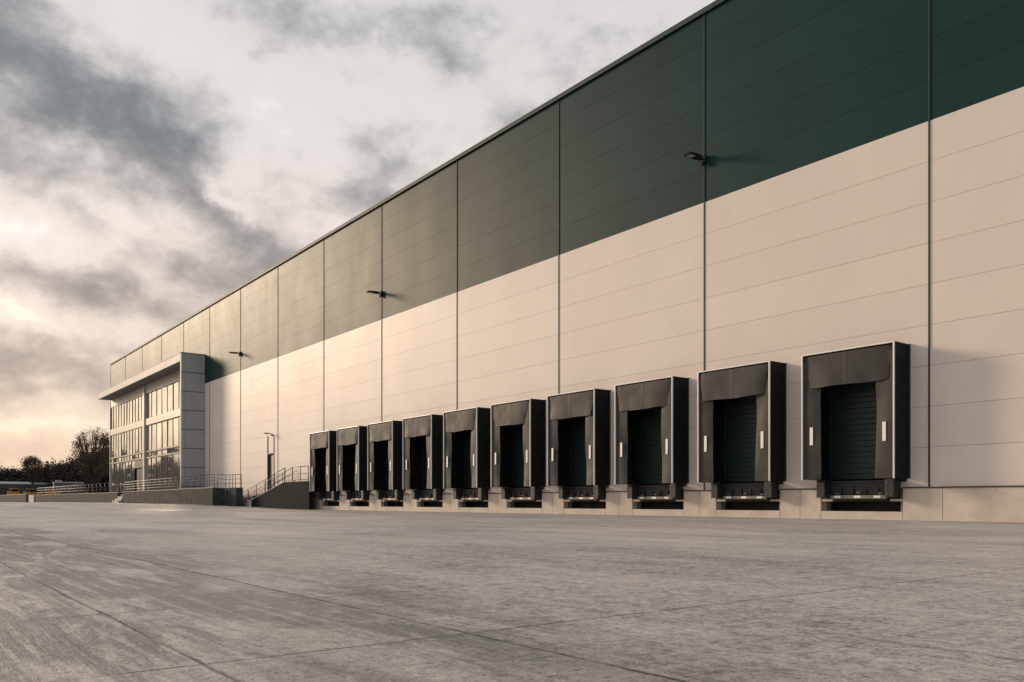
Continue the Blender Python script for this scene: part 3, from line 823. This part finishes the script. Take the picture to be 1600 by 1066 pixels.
for i, (src, px, Z, s, lab) in enumerate(fill):
    s *= 1.12 if px > 90 else 1.05
    dup(src, ray(px, Z), lab, R(47*i), (s*1.08, s*1.08, s))
# the same belt of trees going on to the left, seen only in the office glass
kk = 0
rr = random.Random(9)
for yy in range(26, -110, -6):
    xx = -232 + rr.uniform(-8,8); s = rr.uniform(1.1, 1.75)
    src = (A,B,C)[kk%3]
    dup(src, (xx, yy-14, gz(xx)), 'dark tree of the belt left of the photo, mirrored in the office glass', R(61*kk), (s, s, s)); kk += 1

# ------------------------------------------------------------------ sky
SUN_AZ, SUN_EL = -18.5, 15.2           # degrees from the far direction of the wall towards the yard; elevation
sd_ = Vector((-math.cos(R(SUN_AZ))*math.cos(R(SUN_EL)), math.sin(R(SUN_AZ))*math.cos(R(SUN_EL)), math.sin(R(SUN_EL))))
w = bpy.data.worlds.new('World'); scene.world = w; w.use_nodes = True
nt = w.node_tree; nt.nodes.clear(); x = NX(nt)
out = x.new('ShaderNodeOutputWorld'); bg = x.new('ShaderNodeBackground'); nt.links.new(bg.outputs[0], out.inputs[0])
D = x.new('ShaderNodeTexCoord').outputs['Generated']
dx, dy, dz = x.xyz(D)
deg = 180/math.pi
az0 = x.mul(x.m('ARCTAN2', dy, x.mul(dx, -1)), deg)
el0 = x.mul(x.m('ARCSINE', dz), deg)
# cloud layer coordinates: direction projected on a flat layer overhead
hz = x.m('MAXIMUM', x.add(dz, .10), .03)
cx_, cy_ = x.m('DIVIDE', dx, hz), x.m('DIVIDE', dy, hz)
cp_ = x.vec(cx_, cy_, 0)
cps = x.mapv(cp_, (.55,1.0,1), (0,0,R(-32)))
w1 = x.sub(x.noise(cps, .9, 4, .55), .5); w2 = x.sub(x.noise(x.mapv(cps, loc=(7.3,2.1,0)), .9, 4, .55), .5)
az = x.add(az0, x.mul(w1, 8)); el = x.add(el0, x.mul(w2, 4.5))
w3 = x.sub(x.noise(D, 16, 5, .6), .5); w4 = x.sub(x.noise(x.mapv(D, loc=(3,5,1)), 16, 5, .6), .5)
az = x.add(az, x.mul(w3, 5)); el = x.add(el, x.mul(w4, 3.4))
def blob(a, e, la, le, rot, k):
    c, s = math.cos(R(rot)), math.sin(R(rot))
    u = x.m('MULTIPLY_ADD', az, c/la, x.m('MULTIPLY_ADD', el, s/la, -(a*c+e*s)/la))
    v = x.m('MULTIPLY_ADD', az, -s/le, x.m('MULTIPLY_ADD', el, c/le, -(-a*s+e*c)/le))
    q = x.add(x.mul(u, u), x.mul(v, v))
    return x.mul(x.m('EXPONENT', x.mul(q, -1)), k)
f1 = x.noise(cps, 1.5, 7, .52, .25)
f2 = x.noise(x.mapv(D, (1,1,1.8)), 8, 7, .52, .15)
dark = x.add(x.mul(x.sub(f1, .5), 1.35), x.mul(x.sub(f2, .5), 1.7))
f3 = x.noise(x.mapv(D, (1,1,1.5)), 24, 6, .58, .2)
dark = x.add(dark, x.mul(x.sub(f3, .5), 1.05))
dark = x.add(dark, .25)
for b in ((13,19.6,9,3.6,-32,.20),(6,22.5,5,3,-30,.10),(8.5,24.6,7.0,2.6,-30,.54),(15,20.8,6.0,2.6,-34,.54),(21,17.0,4.6,1.6,-34,.52),(17.8,24.6,3.2,1.7,-35,.42),(25.5,20.0,4.2,1.8,-12,.40),(29,22.5,2.6,1.4,-20,.22),
          (23.5,29.3,6,2.0,-14,.36),(32,29.5,4.5,1.7,-25,.34),(4,27.2,4,1.8,-25,.30),
          (10.5,12.2,8.5,1.4,-8,.66),(7.5,7.6,9.5,1.5,-3,.62),(15.5,15.0,3.6,1.3,-20,.34),(8,18.4,5,1.2,-25,.22),(19.5,13.4,3.4,1.5,-25,.30),
          (6.8,15.3,2.2,1.1,-10,-.65),(5.0,10.4,4.0,.7,-12,-.65),(10,4.6,9,1.2,0,-.45),(19.5,18.9,2.4,.6,-35,-.55),(21.5,23.5,3.6,2.2,-32,-.40),(29,26.2,7,1.8,-20,-.30),(13,28.6,6,1.4,-25,-.42),(2,20.4,3.2,1.0,-28,-.45),(12.5,16.6,2.6,.6,-30,-.35),(-15,11,13,8,0,-.4)):
    dark = x.add(dark, blob(*b))
dk = x.mapr(dark, -.16, 1.22, 0, 1, True)
en = x.m('DIVIDE', x.m('MAXIMUM', el0, 0), 45)
bright = x.ramp(en, [(0,(.86,.58,.38)),(.12,(.89,.715,.57)),(.30,(.93,.81,.73)),(.5,(.83,.775,.745)),(.85,(.70,.69,.70))])
darkc = x.ramp(en, [(0,(.52,.40,.32)),(.14,(.43,.35,.305)),(.30,(.31,.28,.27)),(.5,(.165,.19,.215)),(.85,(.20,.23,.265))])
cloud = x.mix(dk, bright, darkc)
edge_ = x.mul(x.mapr(dark, .0, -.55, 0, 1, True), .22)
cloud = x.mix(1.0, cloud, x.mix(1.0, x.vec(edge_, edge_, edge_), (1.0,.92,.82), 'MULTIPLY'), 'ADD')
# sun glow behind thin cloud
sdot = x.new('ShaderNodeVectorMath', operation='DOT_PRODUCT'); x.put(sdot.inputs[0], D); sdot.inputs[1].default_value = sd_
ang = x.mul(x.m('ARCCOSINE', x.m('MINIMUM', sdot.outputs['Value'], .99999)), deg)
glow = x.mul(x.m('EXPONENT', x.mul(x.m('POWER', x.m('DIVIDE', ang, 10), 2), -1)), 1.3)
glow2 = x.mul(x.m('EXPONENT', x.mul(x.m('DIVIDE', ang, 22), -1)), .14)
gl = x.add(glow, glow2)
cloud = x.mix(1.0, cloud, x.mix(1.0, x.vec(gl,gl,gl), (1.0,.80,.58), 'MULTIPLY'), 'ADD')
# clear Nishita sky showing faintly through the thinner cloud
sky = x.new('ShaderNodeTexSky', sky_type='NISHITA'); sky.sun_disc = False
sky.sun_elevation = R(SUN_EL); sky.sun_rotation = math.atan2(sd_.x, sd_.y)
sky.air_density = 1.0; sky.dust_density = 2.0
skyc = x.mix(1.0, sky.outputs[0], (.05,.05,.05), 'MULTIPLY')
thin = x.mul(x.mapr(dark, .25, -.25, 0, 1), .22)
tot = x.mix(thin, cloud, skyc)
# away from the sunset the cloud deck is duller and bluer
tot = x.mix(x.mapr(ang, 55, 130, 0, 1, True), tot, x.mix(1.0, tot, (.80,.93,1.06), 'MULTIPLY'))
SKYK = 1.0
nt.links.new(tot, bg.inputs['Color']); bg.inputs['Strength'].default_value = SKYK

sl = bpy.data.lights.new('Sun', 'SUN'); sl.energy = 3.0; sl.angle = R(10.5); sl.color = (1.0,.76,.53)
so = bpy.data.objects.new('Sun', sl); COL.objects.link(so)
so.rotation_euler = (-sd_).to_track_quat('-Z', 'Y').to_euler()

# ------------------------------------------------------------------ camera
cam = bpy.data.cameras.new('Camera'); co = bpy.data.objects.new('Camera', cam); COL.objects.link(co)
co.location = (0,0,CAMH); co.rotation_euler = (R(90),0,math.atan2(.794,.608))
cam.sensor_width = 36; cam.lens = 36*1290/1600; cam.shift_y = (784-533)/1600
cam.clip_start = .05; cam.clip_end = 6000
scene.camera = co
scene.view_settings.view_transform = 'Standard'; scene.view_settings.look = 'None'
scene.view_settings.exposure = .10; scene.view_settings.gamma = 1
